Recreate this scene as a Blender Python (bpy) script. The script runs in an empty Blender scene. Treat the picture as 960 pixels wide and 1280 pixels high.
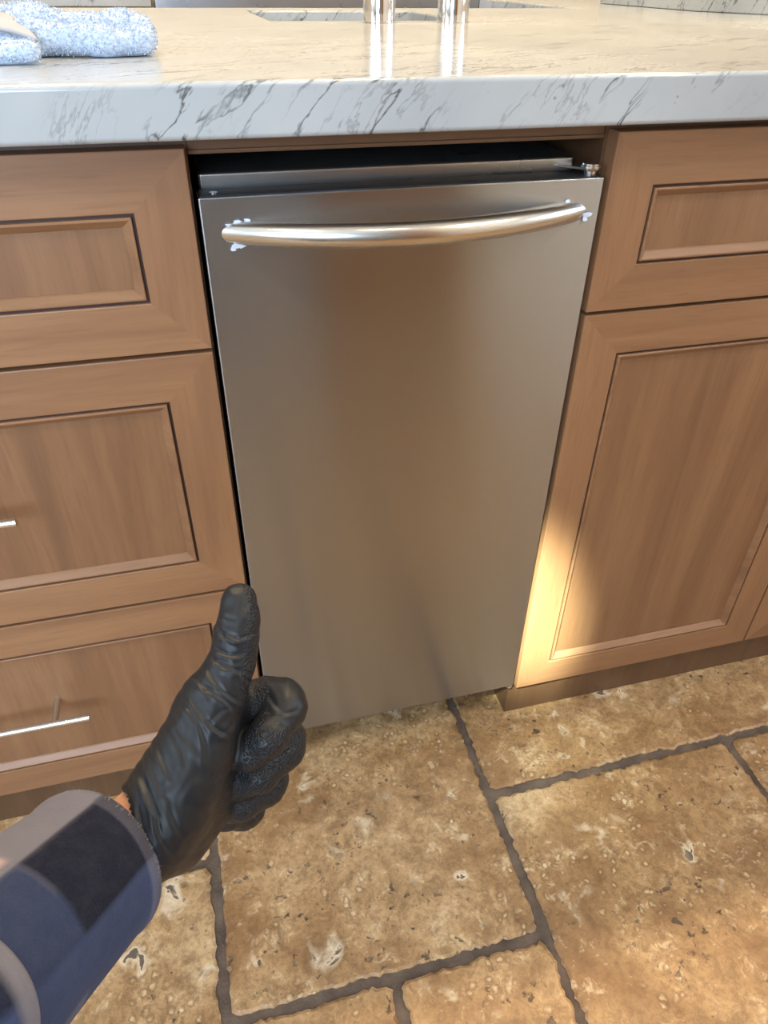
import bpy, bmesh, math, random
import numpy as np
from mathutils import Vector, Matrix

random.seed(7)
rng = np.random.default_rng(7)
scene = bpy.context.scene
col = scene.collection
ZF = 0.8264                      # height of the appliance door's top edge above the floor

# ------------------------------------------------------------------ camera
F = 901.07
CAM_R = np.array([[0.96753305, -0.25253365, 0.01032238],
                  [-0.14381069, -0.58364868, -0.79917001],
                  [0.20784196, 0.77173893, -0.60101642]])      # world -> camera (x right, y down, z forward)
CAM_C = np.array([-0.01211223, -0.65935022, 0.15475642 + ZF])
cam_d = bpy.data.cameras.new('camera')
cam = bpy.data.objects.new('camera', cam_d)
col.objects.link(cam)
cam_d.sensor_fit = 'VERTICAL'
cam_d.sensor_height = 36.0
cam_d.lens = F / 1280 * 36.0
cam_d.clip_start = 0.02
m = Matrix.Identity(4)
for i in range(3):
    m[i][0] = CAM_R[0][i]
    m[i][1] = -CAM_R[1][i]
    m[i][2] = -CAM_R[2][i]
    m[i][3] = CAM_C[i]
cam.matrix_world = m
scene.camera = cam

# ------------------------------------------------------------------ world, lights, exposure
world = bpy.data.worlds.new('world')
scene.world = world
world.use_nodes = True
world.node_tree.nodes['Background'].inputs[0].default_value = (0.75, 0.87, 1.0, 1)
world.node_tree.nodes['Background'].inputs[1].default_value = 0.6
scene.view_settings.view_transform = 'Standard'
scene.view_settings.look = 'None'
scene.view_settings.exposure = -0.20
scene.view_settings.gamma = 1.0
scene.view_settings.use_curve_mapping = False
CEIL = 2.62
X0, X1, Y0, Y1 = -2.45, 3.25, -2.95, 3.05        # inner faces of the room's walls


def area(name, loc, target, size, power, color, size_y=None, disk=False):
    l = bpy.data.lights.new(name, 'AREA')
    l.energy = power
    l.color = color
    l.shape = 'DISK' if disk else ('RECTANGLE' if size_y else 'SQUARE')
    l.size = size
    if size_y:
        l.size_y = size_y
    o = bpy.data.objects.new(name, l)
    col.objects.link(o)
    o.location = loc
    o.rotation_euler = (Vector(target) - Vector(loc)).to_track_quat('-Z', 'Y').to_euler()
    return o


def spot(name, loc, target, power, color, deg, blend, radius):
    l = bpy.data.lights.new(name, 'SPOT')
    l.energy = power
    l.color = color
    l.spot_size = math.radians(deg)
    l.spot_blend = blend
    l.shadow_soft_size = radius
    o = bpy.data.objects.new(name, l)
    col.objects.link(o)
    o.location = loc
    o.rotation_euler = (Vector(target) - Vector(loc)).to_track_quat('-Z', 'Y').to_euler()
    return o


WARM = (1.0, 0.74, 0.42)
SOFT = (1.0, 0.84, 0.64)
COOL = (0.62, 0.80, 1.0)
# cool daylight: unseen window behind the viewer, plus added left and right windows
area('window_daylight', (-1.1, -2.93, 1.55), (-0.3, 0, 0.9), 1.7, 135, COOL, 1.3)
area('added_right_daylight', (X1 - 0.02, -0.75, 1.6), (0.8, -0.9, 0.7), 1.2, 38, COOL, 1.2)
area('added_side_daylight', (-2.43, -0.9, 1.55), (0, -0.5, 0.8), 1.3, 34, COOL, 1.2)
# recessed ceiling lamps over the island and over the aisle
for x in (-0.35, 0.55, 1.45):
    area('island_downlight', (x, 0.56, CEIL - 0.03), (x, 0.56, 0), 0.14, 24, WARM, disk=True)
for x in (-0.6, 0.35, 1.3):
    area('aisle_downlight', (x, -0.95, CEIL - 0.03), (x, -0.95, 0), 0.14, 3.5, SOFT, disk=True)
for x in (-0.4, 1.3):
    area('range_downlight', (x, 1.8, CEIL - 0.03), (x, 1.8, 0), 0.14, 14, SOFT, disk=True)
area('added_corner_fill', (1.7, -1.15, CEIL - 0.03), (1.7, -1.15, 0), 0.14, 20, (1.0, 0.93, 0.84), disk=True)  # added fill so the white door behind the viewer reflects brighter
# added narrow spot making the bright patch on the cabinet foot, source unknown
spot('added_glow_spot', (-0.75, -1.55, CEIL - 0.05), (0.375, -0.0, 0.25), 7500, (0.86, 1.0, 0.80), 4.8, 1.0, 0.03).scale = (0.75, 1.0, 1.0)


# ------------------------------------------------------------------ helpers
def px(u, v, ax, val):
    """pixel of the photograph -> world point on the plane axis=val"""
    r = CAM_R.T @ np.array([(u - 480) / F, (v - 640) / F, 1.0])
    return CAM_C + r * ((val - CAM_C[ax]) / r[ax])


def link(o, parent=None):
    col.objects.link(o)
    if parent is not None:
        o.parent = parent
    return o


def mesh_obj(name, verts, faces, mats, parent=None, smooth=False, midx=None, loc=None):
    me = bpy.data.meshes.new(name)
    me.from_pydata([tuple(v) for v in verts], [], [tuple(f) for f in faces])
    for mt in (mats if isinstance(mats, (list, tuple)) else [mats]):
        me.materials.append(mt)
    if midx is not None:
        me.polygons.foreach_set('material_index', midx)
    if smooth:
        me.polygons.foreach_set('use_smooth', [True] * len(me.polygons))
    me.update()
    o = bpy.data.objects.new(name, me)
    if loc is not None:
        o.location = loc
    return link(o, parent)


def fix(o):
    bm = bmesh.new()
    bm.from_mesh(o.data)
    bmesh.ops.remove_doubles(bm, verts=bm.verts, dist=1e-6)
    bmesh.ops.recalc_face_normals(bm, faces=bm.faces)
    bm.to_mesh(o.data)
    bm.free()
    return o


class MB:
    def __init__(s):
        s.v, s.f, s.m = [], [], []

    def add(s, vs, fs, mi=0):
        b = len(s.v)
        s.v += [tuple(v) for v in vs]
        s.f += [tuple(i + b for i in f) for f in fs]
        s.m += [mi] * len(fs)
        return s

    def box(s, x0, x1, y0, y1, z0, z1, mi=0):
        return s.add([(x, y, z) for x in (x0, x1) for y in (y0, y1) for z in (z0, z1)],
                     [(0, 1, 3, 2), (4, 6, 7, 5), (0, 4, 5, 1), (2, 3, 7, 6), (0, 2, 6, 4), (1, 5, 7, 3)], mi)

    def prism(s, poly, d0, d1, axis='y', mi=0):
        n = len(poly)
        mk = {'y': lambda p, d: (p[0], d, p[1]), 'z': lambda p, d: (p[0], p[1], d), 'x': lambda p, d: (d, p[0], p[1])}[axis]
        vs = [mk(p, d0) for p in poly] + [mk(p, d1) for p in poly]
        fs = [tuple(range(n)), tuple(range(2 * n - 1, n - 1, -1))]
        fs += [(i, i + n, (i + 1) % n + n, (i + 1) % n) for i in range(n)]
        return s.add(vs, fs, mi)

    def tube(s, pts, rad, n=16, caps=True, mi=0, flat=None):
        pts = [Vector(p) for p in pts]
        rad = rad if isinstance(rad, (list, tuple, np.ndarray)) else [rad] * len(pts)
        vs, fs = [], []
        t0 = (pts[1] - pts[0]).normalized()
        ref = Vector((0, 0, 1)) if abs(t0.z) < 0.9 else Vector((1, 0, 0))
        a = t0.cross(ref).normalized()
        for i, p in enumerate(pts):
            t = (pts[min(i + 1, len(pts) - 1)] - pts[max(i - 1, 0)]).normalized()
            a = (a - t * a.dot(t)).normalized()
            b = t.cross(a)
            for k in range(n):
                an = 2 * math.pi * k / n
                vs.append(p + a * (math.cos(an) * rad[i]) + b * (math.sin(an) * rad[i] * (flat or 1)))
        for i in range(len(pts) - 1):
            for k in range(n):
                fs.append((i * n + k, i * n + (k + 1) % n, (i + 1) * n + (k + 1) % n, (i + 1) * n + k))
        if caps:
            fs.append(tuple(range(n - 1, -1, -1)))
            fs.append(tuple(range((len(pts) - 1) * n, len(pts) * n)))
        return s.add(vs, fs, mi)

    def lathe(s, prof, c=(0, 0, 0), n=32, mi=0):
        vs, fs = [], []
        for r, z in prof:
            for k in range(n):
                a = 2 * math.pi * k / n
                vs.append((c[0] + r * math.cos(a), c[1] + r * math.sin(a), c[2] + z))
        for i in range(len(prof) - 1):
            for k in range(n):
                fs.append((i * n + k, i * n + (k + 1) % n, (i + 1) * n + (k + 1) % n, (i + 1) * n + k))
        fs.append(tuple(range(n - 1, -1, -1)))
        fs.append(tuple(range((len(prof) - 1) * n, len(prof) * n)))
        return s.add(vs, fs, mi)

    def build(s, name, mats, parent=None, smooth=False, bevel=0, seg=2, ang=40):
        o = mesh_obj(name, s.v, s.f, mats, parent, False, s.m)
        fix(o)
        if smooth:
            o.data.polygons.foreach_set('use_smooth', [True] * len(o.data.polygons))
            o.data.set_sharp_from_angle(angle=math.radians(ang))
        if bevel:
            b = o.modifiers.new('bevel', 'BEVEL')
            b.width = bevel
            b.segments = seg
            b.limit_method = 'ANGLE'
            b.angle_limit = math.radians(35)
            o.data.polygons.foreach_set('use_smooth', [True] * len(o.data.polygons))
            b.harden_normals = True
        return o


def tag(o, label, cat, group=None):
    o['label'] = label
    o['category'] = cat
    if group:
        o['group'] = group
    return o


def struct(o):
    o['kind'] = 'structure'
    return o


def thing(name, label, cat, loc, group=None):
    o = bpy.data.objects.new(name, None)
    o.empty_display_size = 0.05
    col.objects.link(o)
    tag(o, label, cat, group)
    return o


# ------------------------------------------------------------------ materials
def srgb(r, g, b):
    f = lambda c: (c / 255 / 12.92) if c <= 10 else ((c / 255 + 0.055) / 1.055) ** 2.4
    return (f(r), f(g), f(b), 1)


class NT:
    def __init__(s, name):
        s.mat = bpy.data.materials.new(name)
        s.mat.use_nodes = True
        s.t = s.mat.node_tree
        s.b = s.t.nodes['Principled BSDF']

    def n(s, typ, **kw):
        nd = s.t.nodes.new(typ)
        for k, v in kw.items():
            if k.startswith('i_'):
                key = k[2:]
                key = int(key) if key.isdigit() else key.replace('_', ' ')
                if isinstance(v, bpy.types.NodeSocket):
                    s.t.links.new(v, nd.inputs[key])
                else:
                    nd.inputs[key].default_value = v
            else:
                setattr(nd, k, v)
        return nd

    def l(s, a, b):
        s.t.links.new(a, b)

    def set(s, **kw):
        for k, v in kw.items():
            k = k.replace('_', ' ')
            if isinstance(v, bpy.types.NodeSocket):
                s.t.links.new(v, s.b.inputs[k])
            else:
                s.b.inputs[k].default_value = v
        return s

    def ramp(s, fac, stops, interp='LINEAR'):
        r = s.n('ShaderNodeValToRGB')
        r.color_ramp.interpolation = interp
        e = r.color_ramp.elements
        while len(e) < len(stops):
            e.new(0.5)
        for el, (p, c) in zip(e, stops):
            el.position = p
            el.color = c if len(c) == 4 else (*c, 1)
        s.l(fac, r.inputs[0])
        return r.outputs[0]

    def mix(s, fac, a, b, mode='MIX'):
        m_ = s.n('ShaderNodeMix', data_type='RGBA', blend_type=mode)
        for sock, val in ((m_.inputs[0], fac), (m_.inputs[6], a), (m_.inputs[7], b)):
            if isinstance(val, bpy.types.NodeSocket):
                s.l(val, sock)
            else:
                sock.default_value = val
        return m_.outputs[2]

    def math(s, op, a, b=None, c=None):
        m_ = s.n('ShaderNodeMath', operation=op)
        for i, v in enumerate((a, b, c)):
            if v is None:
                continue
            if isinstance(v, bpy.types.NodeSocket):
                s.l(v, m_.inputs[i])
            else:
                m_.inputs[i].default_value = v
        return m_.outputs[0]

    def coords(s, scale=(1, 1, 1), rot=(0, 0, 0), rnd=0.0, kind='Object'):
        tc = s.n('ShaderNodeTexCoord')
        out = tc.outputs[kind]
        if rnd:
            oi = s.n('ShaderNodeObjectInfo')
            mul = s.n('ShaderNodeVectorMath', operation='MULTIPLY_ADD')
            cx = s.n('ShaderNodeCombineXYZ')
            s.l(oi.outputs['Random'], cx.inputs[0])
            a = s.math('MULTIPLY', oi.outputs['Random'], 7.3)
            s.l(a, cx.inputs[1])
            b = s.math('MULTIPLY', oi.outputs['Random'], 3.7)
            s.l(b, cx.inputs[2])
            s.l(cx.outputs[0], mul.inputs[0])
            mul.inputs[1].default_value = (rnd, rnd, rnd)
            s.l(out, mul.inputs[2])
            out = mul.outputs[0]
        mp = s.n('ShaderNodeMapping')
        s.l(out, mp.inputs[0])
        mp.inputs['Scale'].default_value = scale
        mp.inputs['Rotation'].default_value = rot
        return mp.outputs[0]

    def noise(s, vec, scale, detail=4, rough=0.55, dist=0.0, out=0):
        nd = s.n('ShaderNodeTexNoise')
        s.l(vec, nd.inputs['Vector'])
        nd.inputs['Scale'].default_value = scale
        nd.inputs['Detail'].default_value = detail
        nd.inputs['Roughness'].default_value = rough
        nd.inputs['Distortion'].default_value = dist
        return nd.outputs[out]

    def bump(s, h, strength, dist, normal=None):
        b = s.n('ShaderNodeBump')
        b.inputs['Strength'].default_value = strength
        b.inputs['Distance'].default_value = dist
        s.l(h, b.inputs['Height'])
        if normal is not None:
            s.l(normal, b.inputs['Normal'])
        return b.outputs[0]


def plain(name, c, rough=0.5, metal=0.0, **kw):
    t = NT(name)
    v = t.coords()
    nz = t.noise(v, 14, 3)
    t.set(Base_Color=t.mix(nz, tuple(x * 0.92 for x in c[:3]) + (1,), tuple(min(1, x * 1.06) for x in c[:3]) + (1,)),
          Roughness=rough, Metallic=metal, **kw)
    return t.mat


def wood(name, horizontal, dark=1.0):
    t = NT(name)
    st = (1.0, 9, 14) if horizontal else (14, 9, 1.0)
    v = t.coords(scale=st, rnd=9.0)
    broad = t.noise(v, 1.6, 3, 0.5, 0.6)
    fine = t.noise(v, 11, 5, 0.65, 0.3)
    st2 = (5, 60, 90) if horizontal else (90, 60, 5)
    pores = t.noise(t.coords(scale=st2, rnd=5.0), 4, 2, 0.5)
    blot = t.noise(t.coords(rnd=4.0), 9, 3, 0.5)
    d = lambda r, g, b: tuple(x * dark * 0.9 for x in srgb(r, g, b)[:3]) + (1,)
    c1 = t.ramp(broad, [(0.28, d(128, 91, 63)), (0.5, d(149, 108, 75)), (0.72, d(161, 120, 85))])
    c2 = t.mix(t.math('MULTIPLY', t.ramp(fine, [(0.4, (0, 0, 0)), (0.62, (1, 1, 1))]), 0.22), c1, d(120, 84, 59))
    c3 = t.mix(t.math('MULTIPLY', t.ramp(pores, [(0.55, (0, 0, 0)), (0.7, (1, 1, 1))]), 0.22), c2, d(110, 70, 46))
    c4 = t.mix(t.math('MULTIPLY', t.ramp(blot, [(0.35, (0, 0, 0)), (0.7, (1, 1, 1))]), 0.25), c3, d(139, 99, 71))
    t.set(Base_Color=c4, Roughness=t.math('MULTIPLY_ADD', fine, 0.15, 0.36), Normal=t.bump(fine, 0.06, 0.002))
    t.b.inputs['Coat Weight'].default_value = 0.15
    t.b.inputs['Coat Roughness'].default_value = 0.3
    return t.mat


M = {}
M['wood_h'] = wood('stained maple, horizontal grain', True)
M['wood_v'] = wood('stained maple, vertical grain', False)
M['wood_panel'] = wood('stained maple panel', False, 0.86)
M['wood_dark'] = wood('dark stained maple carcase', False, 0.42)  # carcase colour darkened to carry the shadow in the gaps
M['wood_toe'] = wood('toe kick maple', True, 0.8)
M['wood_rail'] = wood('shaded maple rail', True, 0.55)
M['glaze'] = plain('dark glaze line', srgb(58, 34, 28), 0.5)


def steel(name, base, rough, aniso, vertical=True, brush=True):
    t = NT(name)
    v = t.coords(scale=(2.0, 2.0, 900.0) if brush else (1, 1, 1))
    br = t.noise(v, 1.0, 3, 0.6)
    sm = t.noise(t.coords(scale=(1.0, 1.0, 0.6)), 7, 4, 0.6, 0.5)
    t.set(Base_Color=base, Metallic=1.0,
          Roughness=t.math('ADD', t.math('MULTIPLY_ADD', br, 0.012, rough - 0.006), t.math('MULTIPLY_ADD', sm, 0.06, -0.03)),
          Anisotropic=aniso)
    if aniso:
        tg = t.n('ShaderNodeTangent', direction_type='RADIAL', axis='Z')
        t.l(tg.outputs[0], t.b.inputs['Tangent'])
        t.b.inputs['Anisotropic Rotation'].default_value = 0.25 if vertical else 0.0
    if brush:
        pass
    return t.mat


M['steel_door'] = steel('brushed stainless door', (0.425, 0.455, 0.505, 1), 0.25, 0.98)
M['steel'] = steel('stainless steel', (0.46, 0.47, 0.48, 1), 0.28, 0.0, brush=False)
M['steel_satin'] = steel('satin nickel', (0.66, 0.64, 0.6, 1), 0.24, 0.0, brush=False)
M['chrome'] = steel('polished chrome', (0.78, 0.78, 0.78, 1), 0.07, 0.0, brush=False)
M['black'] = plain('black plastic', (0.012, 0.012, 0.013, 1), 0.5)
M['film'] = plain('torn clear protective film', srgb(205, 215, 232), 0.25)


def marble():
    t = NT('white quartzite with grey veins')
    v = t.coords()
    warp = t.noise(v, 5, 4, 0.6, 0, 1)
    wv = t.n('ShaderNodeVectorMath', operation='MULTIPLY_ADD')
    t.l(warp, wv.inputs[0])
    wv.inputs[1].default_value = (0.022, 0.022, 0.022)
    t.l(v, wv.inputs[2])
    base = wv.outputs[0]

    def veins(rot, sc, scale, w, mask_scale, m0, m1):
        mp = t.n('ShaderNodeMapping')
        t.l(base, mp.inputs[0])
        mp.vector_type = 'TEXTURE'
        n_ = Vector((0.5, -0.75, -0.5)).normalized()
        l_ = Vector((0.7071, 0, 0.7071))
        m_ = n_.cross(l_)
        eu = (Matrix((l_, m_, n_)).transposed() @ Matrix.Rotation(rot, 3, 'Y')).to_euler()
        mp.inputs['Rotation'].default_value = eu
        mp.inputs['Scale'].default_value = tuple(1 / q for q in sc)
        nz = t.noise(mp.outputs[0], scale, 5, 0.6, 0.2)
        ridge = t.math('ABSOLUTE', t.math('SUBTRACT', nz, 0.5))
        line = t.ramp(ridge, [(0.0, (1, 1, 1)), (w, (0, 0, 0))])
        mk = t.ramp(t.noise(mp.outputs[0], mask_scale, 3, 0.5), [(m0, (0, 0, 0)), (m1, (1, 1, 1))])
        return t.math('MULTIPLY', line, mk)
    # veins run up to the right on the front edge and drift along the top
    v1 = veins(0.0, (4.0, 5.0, 22.0), 1.8, 0.021, 1.3, 0.46, 0.58)
    v2 = veins(0.12, (8, 9, 44), 2.0, 0.026, 1.0, 0.46, 0.62)
    cloud = t.noise(base, 3.5, 4, 0.55)
    haze = veins(0.0, (4, 5, 22), 1.5, 0.12, 1.1, 0.42, 0.65)
    c = t.ramp(cloud, [(0.3, srgb(158, 163, 167)), (0.52, srgb(175, 180, 183)), (0.75, srgb(188, 191, 192))])
    c = t.mix(t.math('MULTIPLY', haze, 0.35), c, srgb(160, 166, 168))
    c = t.mix(t.math('MULTIPLY', v2, 0.55), c, srgb(120, 122, 120))
    c = t.mix(t.math('MULTIPLY', v1, 0.95), c, srgb(74, 80, 80))
    sp = t.n('ShaderNodeTexVoronoi')
    t.l(v, sp.inputs['Vector'])
    sp.inputs['Scale'].default_value = 95
    spk = t.math('MULTIPLY', t.ramp(sp.outputs['Distance'], [(0.10, (1, 1, 1)), (0.17, (0, 0, 0))]),
                 t.ramp(t.noise(v, 16, 2), [(0.60, (0, 0, 0)), (0.66, (1, 1, 1))]))
    c = t.mix(t.math('MULTIPLY', spk, 0.8), c, srgb(88, 84, 84))
    t.set(Base_Color=c, Roughness=0.16)
    t.b.inputs['Specular IOR Level'].default_value = 0.6
    return t.mat


M['marble'] = marble()


def travertine():
    t = NT('tumbled travertine')
    v = t.coords(rnd=11.0)
    big = t.noise(v, 4.5, 4, 0.6, 0.7)
    mid = t.noise(v, 16, 7, 0.72, 0.5)
    swirl = t.noise(v, 48, 6, 0.7, 0.5)
    fine = t.noise(v, 170, 4, 0.7, 0.2)
    c = t.ramp(big, [(0.30, srgb(126, 93, 60)), (0.45, srgb(152, 120, 82)), (0.58, srgb(168, 137, 98)), (0.74, srgb(186, 160, 122))])
    c = t.mix(t.math('MULTIPLY', t.ramp(mid, [(0.36, (1, 1, 1)), (0.52, (0, 0, 0))]), 0.65), c, srgb(106, 76, 46))
    c = t.mix(t.math('MULTIPLY', t.ramp(mid, [(0.57, (0, 0, 0)), (0.66, (1, 1, 1))]), 0.6), c, srgb(200, 178, 142))
    c = t.mix(t.math('MULTIPLY', t.ramp(swirl, [(0.38, (1, 1, 1)), (0.50, (0, 0, 0))]), 0.5), c, srgb(104, 76, 48))
    c = t.mix(t.math('MULTIPLY', t.ramp(swirl, [(0.58, (0, 0, 0)), (0.66, (1, 1, 1))]), 0.5), c, srgb(206, 184, 150))
    c = t.mix(t.math('MULTIPLY', t.ramp(fine, [(0.40, (1, 1, 1)), (0.52, (0, 0, 0))]), 0.35), c, srgb(98, 72, 48))
    # small shell-like rings in patches
    wv = t.n('ShaderNodeVectorMath', operation='MULTIPLY_ADD')
    t.l(t.noise(v, 60, 3, 0.6, 0, 1), wv.inputs[0])
    wv.inputs[1].default_value = (0.016, 0.016, 0.016)
    t.l(v, wv.inputs[2])
    vo = t.n('ShaderNodeTexVoronoi')
    t.l(wv.outputs[0], vo.inputs['Vector'])
    vo.inputs['Scale'].default_value = 70
    rmask = t.ramp(t.noise(v, 8, 3, 0.6), [(0.50, (0, 0, 0)), (0.60, (1, 1, 1))])
    ring = t.math('MULTIPLY', t.ramp(vo.outputs['Distance'], [(0.18, (0, 0, 0)), (0.34, (1, 1, 1)), (0.46, (0, 0, 0))]), rmask)
    core = t.math('MULTIPLY', t.ramp(vo.outputs['Distance'], [(0.10, (1, 1, 1)), (0.24, (0, 0, 0))]), rmask)
    c = t.mix(t.math('MULTIPLY', ring, 0.55), c, srgb(98, 70, 42))
    c = t.mix(t.math('MULTIPLY', core, 0.45), c, srgb(214, 196, 164))
    # pits: ragged holes in clusters, the larger ones with a pale filler rim
    p1 = t.noise(v, 78, 3, 0.55, 0.3)
    clus = t.ramp(t.noise(v, 11, 3, 0.6), [(0.46, (0, 0, 0)), (0.60, (1, 1, 1))])
    pit = t.math('MULTIPLY', t.ramp(p1, [(0.635, (0, 0, 0)), (0.675, (1, 1, 1))]), clus)
    p2 = t.noise(v, 24, 4, 0.55, 0.5)
    clus2 = t.ramp(t.noise(v, 6, 2, 0.5), [(0.50, (0, 0, 0)), (0.58, (1, 1, 1))])
    pit2 = t.math('MULTIPLY', t.ramp(p2, [(0.675, (0, 0, 0)), (0.69, (1, 1, 1))]), clus2)
    rim = t.math('MULTIPLY', t.ramp(p2, [(0.58, (0, 0, 0)), (0.67, (1, 1, 1))]), clus2)
    c = t.mix(t.math('MULTIPLY', rim, 0.65), c, srgb(214, 200, 174))
    pits = t.math('MAXIMUM', pit, pit2)
    c = t.mix(t.math('MULTIPLY', pits, 0.88), c, srgb(66, 54, 46))
    h = t.math('SUBTRACT', t.math('ADD', t.math('MULTIPLY', mid, 0.4), t.math('MULTIPLY_ADD', swirl, 0.4, t.math('MULTIPLY', fine, 0.2))), pits)
    t.set(Base_Color=t.mix(1.0, c, (1.25, 1.22, 1.18, 1), 'MULTIPLY'), Roughness=t.math('MULTIPLY_ADD', swirl, 0.3, 0.22), Normal=t.bump(h, 0.6, 0.005))
    return t.mat


M['travertine'] = travertine()


def grout():
    t = NT('dark sanded grout')
    v = t.coords()
    n1 = t.noise(v, 30, 4)
    n2 = t.noise(v, 260, 3)
    c = t.ramp(n1, [(0.3, srgb(74, 60, 50)), (0.7, srgb(112, 95, 80))])
    t.set(Base_Color=c, Roughness=0.85, Normal=t.bump(t.math('ADD', n1, n2), 0.5, 0.003))
    return t.mat


M['grout'] = grout()
M['paint'] = plain('warm white wall paint', srgb(214, 204, 188), 0.7)
M['ceiling'] = plain('white ceiling paint', srgb(232, 228, 220), 0.8)
M['trimwhite'] = plain('white gloss trim', srgb(228, 226, 220), 0.35)
M['cream'] = plain('cream cabinet paint', srgb(205, 186, 150), 0.45)
M['greypanel'] = plain('grey painted panel', srgb(132, 140, 152), 0.5)

# ------------------------------------------------------------------ the room


def slab_with_hole(name, x0, x1, y0, y1, z0, z1, hole, mat):
    b = MB()
    hx0, hx1, hz0, hz1 = hole
    if x1 - x0 > y1 - y0:
        for a in ((x0, hx0, z0, z1), (hx1, x1, z0, z1), (hx0, hx1, z0, hz0), (hx0, hx1, hz1, z1)):
            b.box(a[0], a[1], y0, y1, a[2], a[3])
    else:
        for a in ((y0, hx0, z0, z1), (hx1, y1, z0, z1), (hx0, hx1, z0, hz0), (hx0, hx1, hz1, z1)):
            b.box(x0, x1, a[0], a[1], a[2], a[3])
    return struct(b.build(name, mat))


slab_with_hole('wall_back', X0 - 0.12, X1 + 0.12, Y0 - 0.12, Y0, 0, CEIL, (-1.95, -0.25, 0.9, 2.2), M['paint'])
struct(MB().box(X0 - 0.12, X1 + 0.12, Y1, Y1 + 0.12, 0, CEIL).build('wall_front', M['paint']))
slab_with_hole('wall_left', X0 - 0.12, X0, Y0, Y1, 0, CEIL, (-1.55, -0.25, 0.95, 2.15), M['paint'])
slab_with_hole('wall_right', X1, X1 + 0.12, Y0, Y1, 0, CEIL, (-1.35, -0.15, 1.0, 2.2), M['paint'])
struct(MB().box(X0 - 0.12, X1 + 0.12, Y0 - 0.12, Y1 + 0.12, CEIL, CEIL + 0.1).build('ceiling', M['ceiling']))
for nm, a in (('baseboard_back', (X0, 0.6, Y0, Y0 + 0.015)), ('baseboard_left', (X0, X0 + 0.015, Y0 + 0.02, 1.7)),
              ('baseboard_right', (X1 - 0.015, X1, -1.6, 1.7))):
    struct(MB().box(*a, 0.0, 0.12).build(nm, M['trimwhite'], bevel=0.004))


def window(name, axis, a0, a1, z0, z1, pos, s):
    w = MB()
    t = 0.06
    for q in ((a0, a0 + t, z0, z1), (a1 - t, a1, z0, z1), (a0 + t, a1 - t, z0, z0 + t), (a0 + t, a1 - t, z1 - t, z1),
              ((a0 + a1) / 2 - 0.02, (a0 + a1) / 2 + 0.02, z0 + t, z1 - t)):
        if axis == 'y':
            w.box(q[0], q[1], pos - 0.07, pos - 0.02, q[2], q[3])
        else:
            w.box(pos - 0.07, pos - 0.02, q[0], q[1], q[2], q[3])
    return struct(w.build(name, M['trimwhite'], bevel=0.004))


window('window_1', 'y', -1.95, -0.25, 0.9, 2.2, Y0, 1)
# unseen run behind the viewer, added for its reflection in the steel
YA = -1.62
wa_ = MB().box(0.86, X1, YA - 0.12, YA, 0.0, CEIL)
struct(wa_.build('added_aisle_wall', M['paint']))  # added wall, there to be reflected in the steel
fr = thing('added_refrigerator', 'tall grey fridge added unseen behind the viewer for the grey reflection in the steel', 'added_refrigerator', (0, 0, 0))
MB().box(-0.30, 0.36, YA - 0.62, YA - 0.03, 0.02, 1.78).build('cabinet', M['greypanel'], fr, bevel=0.006)
for z0_, z1_ in ((0.06, 0.70), (0.71, 1.775)):
    d_ = MB().box(-0.298, 0.358, YA - 0.0295, YA + 0.02, z0_, z1_).build('door', M['greypanel'], fr, bevel=0.006)
    zz = (z0_ + 0.38, z1_ - 0.04) if z0_ < 0.5 else (z0_ + 0.05, z0_ + 0.5)
    MB().tube([(-0.25, YA + 0.055, zz[0]), (-0.25, YA + 0.055, zz[1])], 0.009, 14).tube([(-0.25, YA + 0.019, zz[0] + 0.03), (-0.25, YA + 0.055, zz[0] + 0.03)], 0.007, 12) \
        .tube([(-0.25, YA + 0.019, zz[1] - 0.03), (-0.25, YA + 0.055, zz[1] - 0.03)], 0.007, 12).build('door_handle', M['steel_satin'], d_, smooth=True)
for x in (-0.26, 0.32):
    for yy in (YA - 0.58, YA - 0.08):
        MB().tube([(x, yy, 0.0), (x, yy, 0.03)], 0.018, 12).build('foot', M['black'], fr, smooth=True)
pn = thing('added_pantry', 'tall brown pantry added unseen across the aisle for the brown reflection in the steel', 'cabinet', (0, 0, 0))
MB().box(0.375, 0.855, YA - 0.60, YA - 0.001, 0.0, 2.3).build('carcase', M['wood_dark'], pn)
for a in (0.379, 0.617):
    d_ = MB().box(a, a + 0.234, YA + 0.0005, YA + 0.02, 0.1, 2.29).build('door', M['wood_v'], pn, bevel=0.003)
for k, x in enumerate((0.93, 1.86)):
    MBt = MB().box(x, x + 0.085, YA + 0.0005, YA + 0.022, 0, 2.12)
    MBt.box(x + 0.012, x + 0.028, YA + 0.021, YA + 0.036, 0, 2.12)
    MBt.box(x + 0.060, x + 0.072, YA + 0.021, YA + 0.032, 0, 2.12)
    struct(MBt.build('trim_%d' % (k + 2), M['trimwhite'], bevel=0.003))  # casings added for upright lines in the reflection
dr1 = struct(MB().box(1.016, 1.859, YA + 0.0005, YA + 0.016, 0.01, 2.08).build('added_door_1', M['trimwhite']))  # unseen white door, added to lighten the reflection
for a in (1.09, 1.47):
    for z in (0.2, 1.15):
        MB().box(a, a + 0.30, YA + 0.0165, YA + 0.026, z, z + 0.8).build('panel', M['trimwhite'], dr1, bevel=0.006)

window('added_window_2', 'x', -1.55, -0.25, 0.95, 2.15, X0, 1)  # unseen left window, added for cool light
window('added_window_3', 'x', -1.35, -0.15, 1.0, 2.2, X1 + 0.12, 1)  # unseen right window, added to light the mirrored aisle

# floor: grout bed plus single travertine tiles in an ashlar pattern
floor = struct(MB().box(X0 - 0.12, X1 + 0.12, Y0 - 0.12, Y1 + 0.12, -0.08, -0.0045).build('floor', M['grout']))
GX, GY, U, V = -0.101, -0.115, 0.202, 0.2
I0, I1, J0, J1 = -12, 17, -15, 16
used = {}
tiles = []


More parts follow.
